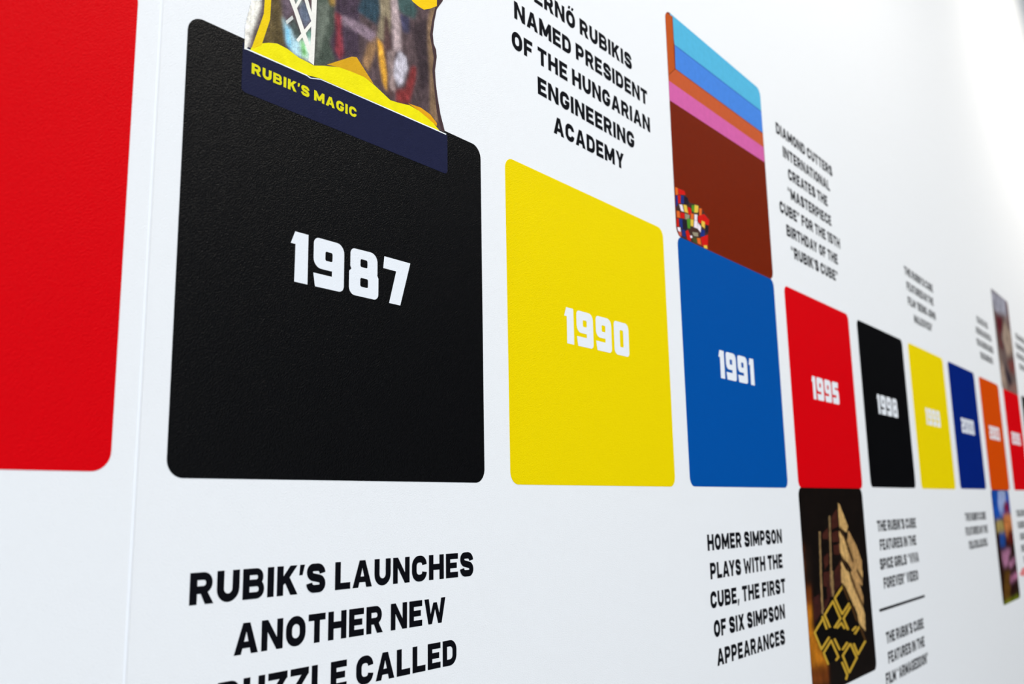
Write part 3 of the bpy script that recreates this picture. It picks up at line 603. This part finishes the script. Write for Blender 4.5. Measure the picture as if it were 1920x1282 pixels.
def soft_print(name, shapes, d, parent, cell=0.0022, sig=2.2, seed=4):
    """A softly printed photograph: a fine grid whose points carry the ink colours of the shapes, blended into each other."""
    import numpy as np
    shapes = [s for s in shapes if len(s[1]) > 2]
    us = [p[0] for _, q in shapes for p in q]; vs = [p[1] for _, q in shapes for p in q]
    u0, v0 = min(us)-4*cell, min(vs)-4*cell
    nu, nv = int((max(us)-u0)/cell)+5, int((max(vs)-v0)/cell)+5
    UU, VV = np.meshgrid(u0+cell*np.arange(nu), v0+cell*np.arange(nv))
    col = np.zeros((nv, nu, 3)); msk = np.zeros((nv, nu), bool)
    for c, q in shapes:
        ins = np.zeros((nv, nu), bool)
        for i in range(len(q)):
            (x1, y1), (x2, y2) = q[i-1], q[i]
            if y1 == y2: continue
            hit = ((y1 > VV) != (y2 > VV)) & (UU < (x2-x1)*(VV-y1)/(y2-y1)+x1)
            ins ^= hit
        col[ins] = [lin(x) for x in c]; msk |= ins
    kr = np.exp(-0.5*(np.arange(-7, 8)/sig)**2); kr /= kr.sum()
    def blur(a): 
        for ax in (0, 1): a = np.apply_along_axis(lambda r: np.convolve(r, kr, 'same'), ax, a)
        return a
    wgt = blur(msk.astype(float))
    sm = np.stack([blur(col[..., i]*msk) for i in range(3)], -1)/np.maximum(wgt, 1e-4)[..., None]
    rng = np.random.RandomState(seed)
    g = blur(rng.normal(size=(nv, nu))); g /= g.std(); g2 = rng.normal(size=(nv, nu))
    streak = np.apply_along_axis(lambda r: np.convolve(r, np.ones(41)/41, 'same'), 0, rng.normal(size=(nv, nu))); streak /= streak.std()
    sm = np.clip(sm*np.exp(0.13*g+0.12*g2+0.07*streak)[..., None], 0, 1)
    idx = -np.ones((nv, nu), int); idx[msk] = np.arange(msk.sum())
    pts = [P3(u, v, d) for u, v in zip(UU[msk], VV[msk])]
    faces = []
    for j in range(nv-1):
        for i in range(nu-1):
            f = (idx[j, i], idx[j, i+1], idx[j+1, i+1], idx[j+1, i])
            if min(f) >= 0: faces.append(tuple(int(k) for k in f))
    me = bpy.data.meshes.new(name); me.from_pydata(pts, [], faces)
    at = me.color_attributes.new('ink', 'FLOAT_COLOR', 'POINT')
    at.data.foreach_set('color', np.concatenate([sm[msk], np.ones((msk.sum(), 1))], 1).astype(np.float32).ravel())
    m = mat((128, 128, 129), 0.44, 0.6, 0.08).copy(); m.name = 'soft_photo_ink'
    an = m.node_tree.nodes.new('ShaderNodeVertexColor'); an.layer_name = 'ink'
    m.node_tree.links.new(an.outputs['Color'], m.node_tree.nodes['Principled BSDF'].inputs['Base Color'])
    me.materials.append(m)
    o = bpy.data.objects.new(name, me); C.objects.link(o)
    o.parent = parent; o.matrix_parent_inverse = Matrix.Translation(-parent.location)
    return o

pk = PICTURES['pack']
win = [(0.10, 0.82), (0.90, 0.82), (0.90, 1.62), (0.10, 1.62)]
pk['plastic_sleeve'].insert(0, ((84, 68, 70), [(0.20, 1.26), (0.795, 1.43), (0.795, 1.62), (0.20, 1.62)]))
t = picture('packaged_puzzle_print', 'printed photo of a packaged folding puzzle, yellow card and dark plastic, on the black square', win, None, pk, cat='picture', soft={'plastic_sleeve': (0.0022, 2.2, False)})
bm = bmesh.new(); set_line(bm, "RUBIK'S MAGIC", 0.1660, 0.4895, 0.9218, 0.0262, 0.30+0.004*(sum(len(v) for v in pk.values())+3), gap=0.16, space=0.5)
link('band_lettering', bm, mat((222, 214, 24), 0.46, 0.5, 0.05), t)

r = PICTURES['room']
picture('cartoon_room_print', 'cartoon picture of a brown room with blue and pink stripes, on the blue 1991 square',
        rrect(2.236, 1.0065, 3.238, 2.012, 0.042), (113, 32, 6), r, base_name='brown_wall_area')
picture('gold_cube_print', 'dark picture of a gold jewelled puzzle cube, below the red 1995 square',
        rrect(3.366, -0.978, 4.330, -0.0025, 0.042), (15, 8, 5), PICTURES['gold'], base_name='dark_backdrop', soft={'amber_backdrop': (0.006, 2.6, True), 'gold_puzzle_cube': (0.005, 1.2, False)})
picture('faded_scene_print', 'tall looking faded grey and brown picture above the last red square',
        rrect(8.885, 0.985, 9.735, 1.985, 0.042), (104, 88, 84), PICTURES['upper'], base_name='grey_backdrop', soft={'picture_scene': (0.01, 2.6, True)})
picture('blue_sky_scene_print', 'dark picture with blue sky and pink patches, below the orange square',
        rrect(7.835, -0.962, 8.610, 0.0055, 0.042), (40, 18, 10), PICTURES['lower'], base_name='dark_backdrop', soft={'picture_scene': (0.01, 1.8, True)})
bm = bmesh.new(); add_prism(bm, [(8.70, -0.765), (8.85, -0.72), (9.4, -0.70), (9.4, -0.78), (8.85, -0.79)], 0, 0.15)
o = link('pink_print', bm, mat((226, 130, 130), 0.46, 0.5, 0.05)); o['label'] = 'tip of a pale pink print at the right picture edge, right of the dark scene'; o['category'] = 'picture'
